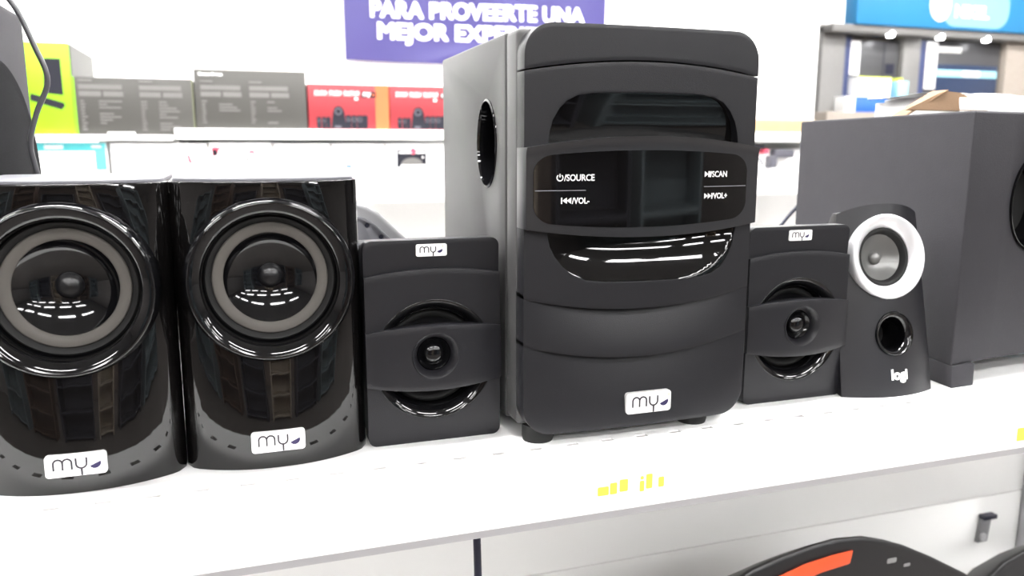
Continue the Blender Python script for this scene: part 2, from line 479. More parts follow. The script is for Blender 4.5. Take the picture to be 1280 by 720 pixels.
# ------------------------------------------------------------------ big glossy bookshelf speakers
def flare(r, y, a0, a1, dr, n):
    """points of an inward flare whose slope grows from a0 to a1 degrees over the radial width dr"""
    out = [(r, y)]
    for i in range(n):
        a = a0 + (a1 - a0) * (i + 0.5) / n
        r -= dr / n; y += dr / n * math.tan(R(a))
        out.append((r, y))
    return out
def bookshelf_speaker(label, loc, rz):
    t = thing('bookshelf_speaker', label, 'speaker', loc, rz, 'glossy black bookshelf speakers')
    hw, dep, bow, H = 0.0606, 0.125, 0.0185, 0.193
    cz, RO = 0.1285, 0.0545
    out = []
    for i in range(33):
        a = -1 + 2 * i / 32
        x = hw * a
        y = -bow * (1 - abs(a) ** 2.2)
        if abs(a) > 0.9: y += 0.006 * ((abs(a) - 0.9) / 0.1) ** 2
        out.append((x, y))
    out += [(hw, 0.02), (hw - 0.002, dep - 0.008), (hw - 0.01, dep), (-hw + 0.01, dep), (-hw + 0.002, dep - 0.008), (-hw, 0.02)]
    body = G().plan(out, 0.0, H)
    cutter = G().lathe([(0.0485, -0.06), (0.0485, 0.045)], 48, (0, 0, cz))
    body.build('cabinet', 'gloss_black', t, 0.0022, 3, cut=[cutter])
    G().plan([(x * 0.96, 0.004 + (y - 0.004) * 0.93) for x, y in out], H - 0.001, H + 0.0022).build('top_plate', 'grey_plastic', t, 0.0008)
    yc = -bow
    G().lathe([(RO, 0.030), (RO + 0.0002, yc + 0.0035), (RO - 0.0006, yc - 0.0015), (RO - 0.0022, yc - 0.0045), (RO - 0.0036, yc - 0.0055)] + flare(RO - 0.0044, yc - 0.0052, 16, 48, 0.0064, 9) + [(0.0430, yc + 0.004), (0.0425, yc + 0.012), (0.0425, 0.030)], 72, (0, 0, cz), close=True).build('trim_ring', 'gloss_black_trim', t, sharp=60)
    G().lathe([(0.0440, yc + 0.016), (0.0425, yc + 0.0105), (0.0412, yc + 0.0088), (0.0398, yc + 0.0092), (0.0385, yc + 0.0115), (0.0372, yc + 0.0120), (0.0372, yc + 0.018)], 64, (0, 0, cz), close=True).build('surround', 'rubber', t, sharp=60)
    G().lathe([(0.0376, yc + 0.018), (0.0374, yc + 0.0108), (0.0365, yc + 0.0102), (0.0310, yc + 0.0118), (0.0302, yc + 0.0126), (0.0302, yc + 0.018)], 64, (0, 0, cz), close=True).build('cone_ring', 'cone_grey', t, sharp=60)
    G().lathe([(0.0306, yc + 0.030), (0.0304, yc + 0.0128), (0.0260, yc + 0.0168), (0.0200, yc + 0.0202), (0.0130, yc + 0.0226), (0.0080, yc + 0.0236), (0.0004, yc + 0.0240)], 64, (0, 0, cz)).build('cone', 'gloss_black_trim', t, sharp=60)
    G().lathe([(0.0085, yc + 0.0245), (0.0084, yc + 0.0225), (0.0072, yc + 0.0205), (0.0045, yc + 0.0188), (0.0003, yc + 0.0182)], 40, (0, 0, cz)).build('dust_cap', 'cone_dark', t, sharp=60)
    badge(t, -0.001, -bow - 0.0003, 0.0192, 0.0350, 0.0145)
    for ch in t.children_recursive:              # the whole front leans back a little
        for v in ch.data.vertices: v.co.y += 0.03 * v.co.z
    return t
bookshelf_speaker('glossy black bookshelf speaker at the left edge of the picture', (-0.1092, 0.5545, S), 0.0)
bookshelf_speaker('glossy black bookshelf speaker touching the small matte speaker beside it', (0.0128, 0.5575, S), 0.0)

# ------------------------------------------------------------------ small matte satellites of the large subwoofer
def satellite(label, loc, rz):
    t = thing('satellite_speaker', label, 'speaker', loc, rz, 'small matte satellite speakers with a centre band')
    hw, H = 0.0497, 0.1500
    cz, RB = 0.0620, 0.0447
    G().box(-hw + 0.0025, hw - 0.0025, 0.012, 0.075, 0.0, H - 0.0065).build('cabinet', 'matte_black', t, 0.003, 3, cut=[G().lathe([(0.0385, -0.02), (0.0385, 0.05)], 40, (0, 0, cz))])
    rc = 0.006
    corner = lambda x: 0.0 if abs(x) < hw - rc else rc - math.sqrt(max(0, rc * rc - (abs(x) - hw + rc) ** 2))
    line = lambda x: 0.1290 - 0.0045 * (x / hw) ** 2
    bt = lambda x: 0.0888 - 0.0040 * (x / hw) ** 2
    bb = lambda x: 0.0410 + 0.0042 * (x / hw) ** 2
    bowlcut = G().lathe([(RB, -0.02), (RB, 0.06)], 64, (0, 0, cz))
    G().patch(-hw, hw, lambda x: H - corner(x), lambda x: line(x) - 0.003, lambda x, z, s: 0.0020 + 0.0012 * s, 0.014, 40, 6).build('top_strip', 'matte_black_fine', t, 0.0006)
    G().patch(-hw, hw, line, lambda x: corner(x), lambda x, z, s: 0.0, 0.014, 48, 24).build('front_plate', 'matte_black', t, 0.0012, cut=[bowlcut])
    G().lathe([(RB + 0.0003, 0.016), (RB + 0.0004, 0.0003), (RB - 0.0003, -0.0002)] + flare(RB - 0.0008, 0.0, 18, 56, 0.0074, 9) + [(0.0358, 0.0120), (0.0358, 0.016)], 64, (0, 0, cz), close=True).build('driver_bowl', 'gloss_black_trim', t, sharp=60)
    G().lathe([(0.0375, 0.022), (0.0356, 0.0138), (0.0338, 0.0118), (0.0318, 0.0118), (0.0300, 0.0142), (0.0290, 0.0150), (0.0290, 0.022)], 56, (0, 0, cz), close=True).build('surround', 'rubber', t, sharp=60)
    G().lathe([(0.0296, 0.035), (0.0294, 0.0150), (0.0220, 0.0200), (0.0140, 0.0245), (0.0004, 0.0260)], 56, (0, 0, cz)).build('cone', 'cone_dark', t, sharp=60)
    # the bowed centre band with the tweeter
    tx, tz = -0.0010, 0.0668
    yb_ = lambda x, z, s: -0.0022 - 0.0062 * (1 - (x / hw) ** 2)
    band = G().patch(-hw - 0.0003, hw + 0.0003, bt, bb, yb_, 0.004, 40, 8)
    band.build('centre_band', 'matte_black_fine', t, 0.0011, cut=[G().lathe([(0.0170, -0.03), (0.0170, 0.03)], 48, (tx, 0, tz))])
    yt = -0.0084
    G().lathe([(0.0172, 0.004), (0.0174, yt + 0.0004), (0.0170, yt - 0.0001), (0.0160, yt + 0.0006), (0.0142, yt + 0.0028), (0.0126, yt + 0.0066), (0.0124, 0.004)], 48, (tx, 0, tz), close=True).build('tweeter_flare', 'matte_black_fine', t, sharp=60)
    G().lathe([(0.0128, 0.010), (0.0126, yt + 0.0072), (0.0116, yt + 0.0062), (0.0096, yt + 0.0088), (0.0086, yt + 0.0094), (0.0086, 0.010)], 40, (tx, 0, tz), close=True).build('tweeter_ring', 'gloss_black_trim', t, sharp=60)
    G().lathe([(0.0090, 0.010), (0.0088, yt + 0.0088), (0.0076, yt + 0.0068), (0.0056, yt + 0.0052), (0.0030, yt + 0.0044), (0.0003, yt + 0.0042)], 40, (tx, 0, tz)).build('tweeter_dome', 'gloss_black_trim', t, sharp=60)
    badge(t, -0.0008, 0.0020, 0.1424, 0.0225, 0.0088)
    return t
satellite('small matte black satellite speaker left of the large subwoofer', (0.1245, 0.5560, S), 0.0)
satellite('small matte black satellite speaker right of the large subwoofer', (0.4385, 0.5545, S), 0.0)

# ------------------------------------------------------------------ the large subwoofer
def subwoofer():
    t = thing('subwoofer', 'large black subwoofer with glossy control panel in the middle of the shelf', 'subwoofer', (0.272, 0.52, S))
    w = 0.0912
    yb = lambda x: -0.004 * (1 - (x / w) ** 2)
    rc = 0.021
    corner = lambda x: 0.0 if abs(x) < w - rc else rc - math.sqrt(max(0, rc * rc - (abs(x) - w + rc) ** 2))
    cap = lambda x: 0.2742 - 0.0080 * (x / w) ** 2
    t1 = lambda x: 0.0985 + 0.0110 * (x / w) ** 2
    t2 = lambda x: 0.0622 + 0.0130 * (x / w) ** 2
    # cabinet and the frame behind the front
    port_y, port_z = 0.089, 0.2175
    portcut = G().lathe([(1.0, -0.02), (1.0, 0.05)], 40, (-w, port_y, port_z), sx=0.0245, sz=0.0325, axis='x')
    G().box(-w, w, 0.042, 0.2345, 0.010, 0.2950).build('cabinet', 'vinyl_black', t, 0.002, 3, cut=[portcut])
    G().box(-w, w, 0.0150, 0.0416, 0.012, 0.2950).build('front_frame', 'vinyl_black', t, 0.004, 3, cut=[G().box(-0.0815, 0.0825, 0.0, 0.0410, 0.1145, 0.1660)])
    G().lathe([(1.0, -0.0012), (1.05, -0.0006), (1.06, 0.002), (0.99, 0.008), (0.95, 0.02), (0.95, 0.055), (0.93, 0.055), (0.93, 0.02), (0.96, 0.004)], 40, (-w, port_y, port_z), sx=0.0245, sz=0.0325, axis='x', close=True).build('bass_port', 'gloss_black_trim', t, sharp=60)
    G().lathe([(0.97, 0.045), (0.97, 0.049)], 40, (-w, port_y, port_z), sx=0.0245, sz=0.0325, axis='x').build('port_bottom', 'rubber', t)
    # front panel pieces from top to bottom
    G().patch(-w, w, lambda x: 0.2970 - corner(x), cap, lambda x, z, s: yb(x), 0.0155, 60, 8).build('top_cap', 'matte_black_fine', t, 0.0012, 2)
    win = [(-0.0745, 0.2165), (-0.0735, 0.2250), (-0.0712, 0.2330), (-0.0665, 0.2410), (-0.0610, 0.2462), (-0.0530, 0.2500), (-0.040, 0.2517), (0, 0.2525), (0.040, 0.2522), (0.0530, 0.2505), (0.0615, 0.2468), (0.0675, 0.2412), (0.0725, 0.2330), (0.0750, 0.2250), (0.0762, 0.2165), (0.0762, 0.2085), (-0.0745, 0.2085)]
    wing = lambda k: [((x - 0.0008) * k + 0.0008, (z - 0.23) * k + 0.23) for x, z in win]
    G().patch(-w, w, lambda x: cap(x) - 0.0011, lambda x: 0.210, lambda x, z, s: yb(x) + 0.0004, 0.0155, 60, 20).build('upper_panel', 'matte_black', t, 0.0007, cut=[G().prism(win, -0.05, 0.05)])
    G().patch(-0.0775, 0.079, lambda x: 0.2540, lambda x: 0.2060, lambda x, z, s: 0.0022 + 0.0090 * s ** 1.3 - 0.001 * (x / 0.076) ** 2 + 0.001 * (abs(x) / 0.076) ** 4, 0.016, 40, 14).build('upper_window', 'gloss_black', t, sharp=60)
    # control band: proud lip at its top
    bt = lambda x: 0.2225 - 0.0080 * (x / 0.0912) ** 2
    bbm = lambda x: 0.1520 + 0.0070 * (x / 0.0912) ** 2
    ybn = lambda x, z, s: yb(x) - 0.0050 - 0.0025 * (1 - (x / 0.0912) ** 2) - 0.0022 * max(0, 1 - s * 9) ** 2
    G().patch(-0.0916, 0.0916, bt, bbm, ybn, 0.0150, 60, 36).build('control_band', 'satin_bezel', t, 0.0008)
    dw = 0.0838; dc = -0.0030; rd = 0.013
    dcor = lambda x: 0.0 if abs(x - dc) < dw - rd else rd - math.sqrt(max(0, rd * rd - (abs(x - dc) - dw + rd) ** 2))
    dt = lambda x: 0.2128 - 0.0042 * ((x - dc) / dw) ** 2 - dcor(x) * 0.9
    db = lambda x: 0.1592 + 0.0048 * ((x - dc) / dw) ** 2 + dcor(x) * 0.9
    yd = lambda x, z=0, s=0: yb(x) - 0.0050 - 0.0025 * (1 - (x / 0.0912) ** 2) - 0.0006
    disp = G().patch(dc - dw, dc + dw, dt, db, yd, 0.0, 60, 12).build('control_window', 'gloss_black', t)
    on = lambda g: g.map(lambda x, y, z: (x, y + yd(x) - 0.0003, z))
    def word(txt, x, z, size, icon):
        L = shift(text_g(txt, size, 0.0001, 0.00012, 0.86), x, 0, z)
        for kind, a in icon:
            if kind == 't': L.prism([(a[0], a[1] - 0.0021), (a[0] + a[2], a[1]), (a[0], a[1] + 0.0021)], -0.0001, 0.0001)
            if kind == 'b': L.prism([(a[0] - 0.0004, a[1] - 0.0021), (a[0] + 0.0004, a[1] - 0.0021), (a[0] + 0.0004, a[1] + 0.0021), (a[0] - 0.0004, a[1] + 0.0021)], -0.0001, 0.0001)
            if kind == 'p':
                L.ribbon(arc(a[0], a[1], 0.0021, 0.0021, 125, 415, 16), 0.0007, -0.0001, 0.0001)
                L.ribbon([(a[0], a[1] + 0.0002), (a[0], a[1] + 0.0027)], 0.0007, -0.0001, 0.0001)
        on(L).build('button_lettering', 'print_white', disp)
    word('/SOURCE', -0.0655, 0.1922, 0.0062, [('p', (-0.0685, 0.1943))])
    word('/VOL-', -0.0598, 0.1766, 0.0058, [('b', (-0.0672, 0.1787)), ('t', (-0.0635, 0.1787, -0.0031)), ('t', (-0.0604, 0.1787, -0.0031))])
    word('/SCAN', 0.0475, 0.1936, 0.0060, [('t', (0.0427, 0.1957, 0.0030)), ('b', (0.0462, 0.1957)), ('b', (0.0474, 0.1957))])
    word('/VOL+', 0.0495, 0.1780, 0.0058, [('t', (0.0430, 0.1800, 0.0030)), ('t', (0.0460, 0.1800, 0.0030)), ('b', (0.0495, 0.1800))])
    for a, b, z in ((-0.0858, -0.050, 0.1856), (0.0425, 0.0798, 0.1868)):
        on(G().ribbon([(a + (b - a) * i / 8, z) for i in range(9)], 0.0005, 0.0, 0.0002)).build('button_gap', 'line_grey', disp)
    # lower panel with the glossy bowl
    bowl = [(-0.0752, 0.1600), (-0.0745, 0.1540), (-0.0725, 0.1460), (-0.0690, 0.1390), (-0.0630, 0.1315), (-0.0550, 0.1252), (-0.0455, 0.1212), (-0.030, 0.1194), (0, 0.1185), (0.030, 0.1185), (0.0470, 0.1192), (0.0570, 0.1215), (0.0650, 0.1260), (0.0710, 0.1335), (0.0748, 0.1430), (0.0768, 0.1530), (0.0772, 0.1600)]
    G().patch(-w, w, lambda x: 0.161, t1, lambda x, z, s: yb(x) + 0.0004, 0.0155, 60, 20).build('middle_panel', 'matte_black', t, 0.0009, cut=[G().prism(bowl, -0.05, 0.05)])
    def ybowl(x, z, s):
        r_ = math.sqrt(abs(x / 0.0800) ** 3.0 + ((0.164 - z) / 0.0475) ** 2)
        return yb(x) + 0.0012 + 0.0160 * max(0.0, 1 - r_ ** 2.4)
    G().patch(-0.0790, 0.0805, lambda x: 0.1640, lambda x: 0.1165, ybowl, 0.034, 60, 24).build('glossy_bowl', 'gloss_black', t, sharp=60)
    # two wave tiers below
    f = lambda x: max(0.0, 1 - (x / w) ** 2)
    yE = lambda x, z, s: yb(x) + 0.0006 + 0.0095 * f(x) * (1 - s) ** 1.5
    G().patch(-w, w, lambda x: t1(x) + 0.003, t2, yE, 0.018, 60, 16).build('wave_panel', 'matte_black', t, 0.0008)
    G().patch(-w, w, lambda x: t2(x) + 0.003, lambda x: 0.0085 + corner(x), yE, 0.018, 60, 18).build('wave_panel', 'matte_black', t, 0.0012)
    badge(t, 0.0068, yb(0.0068) + 0.0004, 0.0262, 0.0372, 0.0160)
    for x, y in ((-0.0745, 0.016), (0.0560, 0.016), (-0.0745, 0.21), (0.0560, 0.21)):
        G().lathe([(0.0112, 0.0), (0.0120, 0.003), (0.0120, 0.0125)], 24, (x, y, 0), axis='z').build('foot', 'rubber', t)
    return t
subwoofer()

# ------------------------------------------------------------------ small speaker with the silver ring
def ring_speaker():
    t = thing('desktop_speaker', 'small charcoal desktop speaker with silver driver ring and white lettering', 'speaker', (0.5305, 0.5440, S), R(-3))
    H, LEAN = 0.1660, 0.20
    hw = lambda z: 0.0470 - 0.0055 * max(0, z / H) ** 1.5
    fr = lambda x, z: -0.0115 * (1 - (x / hw(z)) ** 2)
    shear = lambda x, y, z: (x, y + LEAN * z, z)
    g = G()
    nz, nx = 28, 24
    vv = []; ff = []
    for j in range(nz + 1):
        z = H * j / nz
        row = []
        for i in range(nx + 1):
            a = -1 + 2 * i / nx
            x = a * hw(z)
            topz = H - 0.0090 * abs(a) ** 2.4
            zz = min(z, topz) if j == nz else z * topz / H
            row.append((x, fr(x, z), zz))
        zb_ = row[0][2] * (1 - 0.14 * (z / H) ** 2)
        row += [(hw(z) - 0.002, 0.008, row[-1][2]), (hw(z) - 0.016, 0.042, zb_), (-hw(z) + 0.016, 0.042, zb_), (-hw(z) + 0.002, 0.008, row[0][2])]
        vv += row
    k = nx + 5
    for j in range(nz):
        for i in range(k):
            i2 = (i + 1) % k
            ff.append((j * k + i, j * k + i2, (j + 1) * k + i2, (j + 1) * k + i))
    ff.append(tuple(range(k - 1, -1, -1))); ff.append(tuple(nz * k + i for i in range(k)))
    g.add(vv, ff).map(shear)
    ang = math.atan(LEAN)
    def at(x, z, y=0.0): return Matrix.Translation(shear(x, y, z)) @ Matrix.Rotation(-ang, 4, 'X')
    RC, PC = (0.0000, 0.1205), (0.0020, 0.0535)
    yr = -0.0115
    c1 = G().lathe([(0.0345, -0.03), (0.0345, 0.028)], 48).xf(at(*RC))
    c2 = G().lathe([(0.0180, -0.03), (0.0180, 0.030)], 40).xf(at(*PC))
    g.build('cabinet', 'matte_black_fine', t, cut=[c1, c2], sharp=40)
    m = at(*RC, yr)
    G().lathe([(0.0360, 0.020), (0.0372, 0.004), (0.0374, -0.0005), (0.0366, -0.0024), (0.0350, -0.0028), (0.0265, 0.0040), (0.0258, 0.0060), (0.0258, 0.020)], 72, close=True).xf(m).build('silver_ring', 'silver', t, sharp=60, label='bright silver driver ring')
    G().lathe([(0.0262, 0.022), (0.0260, 0.0058), (0.0246, 0.0050), (0.0228, 0.0060), (0.0212, 0.0092), (0.0205, 0.0100), (0.0205, 0.022)], 56, close=True).xf(m).build('surround', 'rubber', t, sharp=60)
    G().lathe([(0.0210, 0.026), (0.0208, 0.0100), (0.0150, 0.0140), (0.0080, 0.0178), (0.0004, 0.0185)], 56).xf(m).build('cone', 'cone_silver', t, sharp=60, label='grey metallic cone')
    G().lathe([(0.0062, 0.0185), (0.0060, 0.0165), (0.0045, 0.0145), (0.0022, 0.0136), (0.0003, 0.0134)], 32).xf(m).build('dust_cap', 'cone_silver', t, sharp=60)
    m2 = at(*PC, yr)
    G().lathe([(0.0180, 0.020), (0.0190, 0.0012), (0.0192, -0.0006), (0.0184, -0.0008)] + flare(0.0180, -0.0006, 15, 66, 0.0048, 9) + [(0.0128, 0.018), (0.0128, 0.030), (0.0150, 0.030)], 48, close=True).xf(m2).build('bass_port', 'gloss_black_trim', t, sharp=60)
    G().lathe([(0.0148, 0.0300), (0.0148, 0.0320)], 32).xf(m2).build('port_bottom', 'rubber', t)
    tx = shift(text_g('logi', 0.0125, 0.0002, 0.0005, 1.0, 'CENTER'), 0, 0, -0.0025)
    mm = at(0.0045, 0.0150)
    tx.map(lambda x, y, z: tuple(mm @ Vector((x, y + fr(x + 0.0045, 0.015) - 0.0003, z)))).build('lettering', 'print_white', t, label='white lettering')
    return t
ring_speaker()

# ------------------------------------------------------------------ big plain subwoofer at the right
def plain_subwoofer():
    ox, oy = 0.5965, 0.5400
    t = thing('subwoofer', 'large plain charcoal subwoofer box at the right edge under an opened carton', 'subwoofer', (ox, oy, S))
    pl = [(0, 0), (0.055, 0.0095), (0.1250, 0.0160), (0.2050, 0.0190), (0.2400, 0.3000), (0.0545, 0.3000)]
    zb, zt_ = 0.0190, 0.2458
    G().plan(pl, zb, zt_).build('cabinet', 'vinyl_dark', t, 0.0025, 3, cut=[G().lathe([(1, -0.05), (1, 0.05)], 48, (0.0935, 0.010, 0.1650), sx=0.0300, sz=0.0425)])
    G().lathe([(1.0, 0.03), (1.05, -0.0030), (1.02, -0.0048), (0.95, -0.0020), (0.86, 0.012), (0.84, 0.030)], 48, (0.0935, 0.013, 0.1650), sx=0.0300, sz=0.0425, close=True).build('bass_port', 'gloss_black_trim', t, sharp=60)
    G().lathe([(0.98, 0.028), (0.98, 0.034)], 48, (0.0935, 0.013, 0.1650), sx=0.0300, sz=0.0425).build('port_bottom', 'rubber', t)
    for x, y in ((0.0, 0.0), (0.172, 0.018), (0.057, 0.26), (0.200, 0.26)):
        fo = [(x - 0.0015, y - 0.0040), (x + 0.026, y - 0.0025), (x + 0.032, y + 0.030), (x + 0.002, y + 0.030)]
        fo2 = [(px + (0.002 if px < x + .01 else 0.003), py + 0.003) for px, py in fo]
        g = G(); vv = [(a, b, 0) for a, b in fo] + [(a, b, zb + 0.001) for a, b in fo2]
        g.add(vv, [(3, 2, 1, 0), (4, 5, 6, 7)] + [(i, (i + 1) % 4, (i + 1) % 4 + 4, i + 4) for i in range(4)])
        g.build('foot', 'vinyl_dark', t, 0.0012)
    return t
plain_subwoofer()
ct = thing('opened_carton', 'opened brown cardboard carton with a white sheet on the plain right subwoofer', 'carton', (0.70, 0.70, S + 0.2458))
G().box(0.012, 0.110, -0.035, 0.085, 0.0, 0.020).build('tray', 'paper_white', ct, 0.0008)
G().prism([(-0.058, 0.006), (-0.008, 0.0262), (0.014, 0.0245), (0.050, 0.0110), (0.050, 0.006)], -0.004, -0.0005).xf(Matrix.Translation((0, -0.032, 0)) @ Matrix.Rotation(R(-8), 4, 'X')).build('flap', 'cardboard', ct)
G().prism([(-0.058, 0.0), (-0.056, 0.0), (-0.004, 0.0255), (-0.004, 0.0275), (-0.008, 0.0262)], -0.034, -0.014).build('flap', 'cardboard', ct)
g = G(); nx, ny = 14, 6; vv = []; ff = []
for i in range(nx + 1):
    for j in range(ny + 1):
        x = 0.0 + 0.112 * i / nx; y = -0.030 + 0.115 * j / ny
        vv.append((x, y, 0.0255 + 0.0012 * math.sin(i * 0.8 + j) - 0.0015 * (j == 0)))
nf = len(vv); vv += [(x, y, z - 0.0012) for x, y, z in vv]
I = lambda i, j: i * (ny + 1) + j
for i in range(nx):
    for j in range(ny):
        ff += [(I(i, j), I(i + 1, j), I(i + 1, j + 1), I(i, j + 1)), (nf + I(i, j), nf + I(i, j + 1), nf + I(i + 1, j + 1), nf + I(i + 1, j))]
    ff += [(I(i, 0), nf + I(i, 0), nf + I(i + 1, 0), I(i + 1, 0)), (I(i, ny), I(i + 1, ny), nf + I(i + 1, ny), nf + I(i, ny))]
g.add(vv, ff).build('sheet', 'paper_white', ct)
G().box(0.020, 0.108, -0.030, 0.080, 0.018, 0.0235).build('foam_insert', 'paper_white', ct, 0.001)

# ------------------------------------------------------------------ dark subwoofer at the left edge, its cable, the grey back behind
ls = thing('subwoofer', 'dark grey subwoofer cut off by the left edge of the picture', 'subwoofer', (-0.297, 0.75, S))
G().box(-0.115, 0.1150, -0.108, 0.100, 0.012, 0.3315).build('cabinet', 'vinyl_dark', ls, 0.006, 3)
G().lathe([(0.1020, -0.003), (0.1030, 0.0020), (0.1000, 0.0035), (0.0930, 0.0030), (0.0860, 0.0050), (0.0004, 0.0090)], 64, (0.1150, -0.004, 0.180), axis='x').build('driver_grille', 'grille_cloth', ls, sharp=60)
for x in (-0.09, 0.09):
    for y in (-0.09, 0.085):
        G().lathe([(0.013, 0), (0.013, 0.0125)], 20, (x, y, 0), axis='z').build('foot', 'rubber', ls)
tag(G().tube(spline([(-0.235, 0.720, S + 0.3344), (-0.200, 0.710, S + 0.3344), (-0.178, 0.705, S + 0.3350), (-0.1570, 0.70, S + 0.3210), (-0.1440, 0.70, S + 0.2890), (-0.1375, 0.70, S + 0.2645), (-0.1470, 0.70, S + 0.2400), (-0.1530, 0.70, S + 0.2180), (-0.1510, 0.702, S + 0.1940), (-0.140, 0.705, S + 0.12), (-0.125, 0.71, S + 0.03), (-0.105, 0.72, S + 0.0028), (-0.04, 0.76, S + 0.0028)]), 0.0020).build('audio_cable', 'cable_grey', sharp=60), 'thin grey cable hanging beside the left edge subwoofer', 'cable')
tag(G().tube(spline([(0.540, 0.880, S + 0.0024), (0.575, 0.875, S + 0.020), (0.620, 0.870, S + 0.078), (0.652, 0.870, S + 0.114), (0.6727, 0.870, S + 0.135), (0.705, 0.872, S + 0.158), (0.745, 0.8425, S + 0.165)]), 0.0024).build('audio_cable', 'cable_black', sharp=60), 'short dark cable behind the right small satellite speaker', 'cable')
wd = thing('speaker_cabinet', 'grey cabinet back with sloping side and screw holes behind the bookshelf speaker', 'speaker', (0.09, 0.70, S))
outl = [(-0.060, 0.0), (0.078, 0.0), (0.086, 0.010), (0.086, 0.088), (0.0800, 0.0985), (0.0200, 0.1580), (0.0100, 0.1645), (-0.002, 0.1680), (-0.040, 0.1700), (-0.060, 0.1600)]
G().prism(outl, 0.004, 0.085).build('cabinet', 'grey_plastic_light', wd, 0.004, 3)
inn = [(x * 0.94 - 0.003, z * 0.925 + 0.002) for x, z in outl]
holes = [G().lathe([(0.0022, -0.02), (0.0022, 0.0012)], 12, (x, 0, z)) for x, z in ((0.0085, 0.1478), (0.0205, 0.1372))]
G().prism(inn, -0.0008, 0.005).build('back_plate', 'grey_plastic', wd, 0.0008, cut=holes)
for x, z in ((0.0085, 0.1478), (0.0205, 0.1372)):
    G().lathe([(0.0021, 0.0008), (0.0021, 0.0016)], 12, (x, 0, z)).build('screw', 'cable_black', wd)

# ------------------------------------------------------------------ things under the shelf
tag(G().tube(spline([(0.1560, 0.565, S - 0.0028), (0.1565, 0.563, S - 0.06), (0.1570, 0.560, S - 0.12), (0.1600, 0.565, S - 0.25), (0.17, 0.60, S - 0.40), (0.19, 0.66, S - 0.4970)]), 0.0031).build('power_cable', 'cable_black', sharp=60), 'dark cable hanging down below the white shelf edge', 'cable')
def portable(label, loc, rz, stripe, sx=1.0, sz=1.0):
    """a slanted body: the face leans back, the top falls away behind it"""
    t = thing('portable_speaker', label, 'portable speaker', loc, rz, 'portable speakers under the shelf')
    fall = lambda g: g.map(lambda x, y, z: (x * sx, y, z * sz - 0.75 * y + 0.0415))
    o = [(-0.22, 0.0), (0.22, 0.0), (0.262, 0.04), (0.255, 0.110), (0.205, 0.155), (0.155, 0.1860), (0.100, 0.2170), (0.060, 0.2370), (0.030, 0.2490), (0.0, 0.2580), (-0.035, 0.2610), (-0.070, 0.2580), (-0.105, 0.2520), (-0.1425, 0.2430), (-0.200, 0.215), (-0.250, 0.160), (-0.262, 0.04)]
    fall(G().prism(o, 0.0, 0.052)).build('body', 'device_black', t, 0.009, 4)
    if stripe:
        fall(G().prism([(-0.165, 0.200), (-0.125, 0.2240), (-0.080, 0.2360), (-0.045, 0.2405), (-0.016, 0.2420), (-0.019, 0.2260), (-0.055, 0.2220), (-0.095, 0.2140), (-0.135, 0.198), (-0.165, 0.180)], -0.003, 0.012)).build('orange_trim', 'orange', t, 0.0015, label='orange trim strip')
        for x, z, a, b in ((0.040, 0.220, 0.013, 0.006), (0.062, 0.211, 0.009, 0.004)):
            fall(G().prism(rrect(a, b, b * 0.3, x, z, 3), -0.0006, 0.0004)).build('print', 'smudge', t)
    for x in (-0.12, 0.12):
        fall(G().lathe([(0.065, 0.004), (0.065, -0.004), (0.058, -0.006), (0.05, 0.002), (0.0004, 0.006)], 40, (x, 0, 0.095))).build('driver', 'rubber', t)
    return t
portable('black portable speaker with orange trim strip under the shelf', (0.620, 0.65, S - 0.50), 0.0, True)
portable('dark rounded portable speaker in the bottom right corner under the shelf', (1.125, 0.755, S - 0.50), 0.0, False, 0.8, 0.52)

# ------------------------------------------------------------------ background: the shelf with cartons
YG = 2.5
bg = thing('wall_gondola', 'long white wall shelf with cartons behind the speakers', 'shelf', (0, YG, 0))
G().box(-1.6, -0.188, 0, 0.42, S + 0.232, S + 0.248).build('shelf_board', 'shelf_white', bg, 0.002)
G().box(-0.184, 2.05, 0, 0.42, S + 0.236, S + 0.267).build('shelf_board', 'shelf_white', bg, 0.002)
G().box(-1.6, 2.05, -0.01, 0.42, S + 0.045, S + 0.076).build('shelf_board', 'shelf_white', bg, 0.002)
G().box(-1.6, 2.05, 0.42, 0.45, 0, S + 0.30).build('back_panel', 'shelf_white', bg)
G().box(-1.6, 2.05, 0.0, 0.42, 0.0, 0.14).build('base', 'shelf_white', bg, 0.003)
for x in (-1.6, -0.196, 2.03):
    G().box(x, x + 0.02, 0.05, 0.42, 0.14, S + 0.234).build('upright', 'shelf_white', bg)
for x0, x1, z0 in ((-0.36, -0.285, 0.0),):
    G().box(-0.355, -0.285, -0.003, 0, S + 0.236, S + 0.256).build('shelf_tag', 'paper_white', bg)
G().box(-0.60, -0.38, -0.003, 0, S + 0.228, S + 0.240).build('shelf_tag', 'paper_white', bg)
def blocks(rects, y0, y1):
    g = G()
    for a, b, c, d in rects: g.box(a, b, y0, y1, c, d)
    return g
def carton(name, label, x0, x1, h, z, m, group, depth=0.16, y=0.02, rz=0.0):
    t = thing(name, label, 'box', (x0, YG + y, z), rz, group)
    b = G().box(0, x1 - x0, 0, depth, 0, h).build('carton', m, t, 0.0018)
    return t, b
zl, zr = S + 0.248, S + 0.267
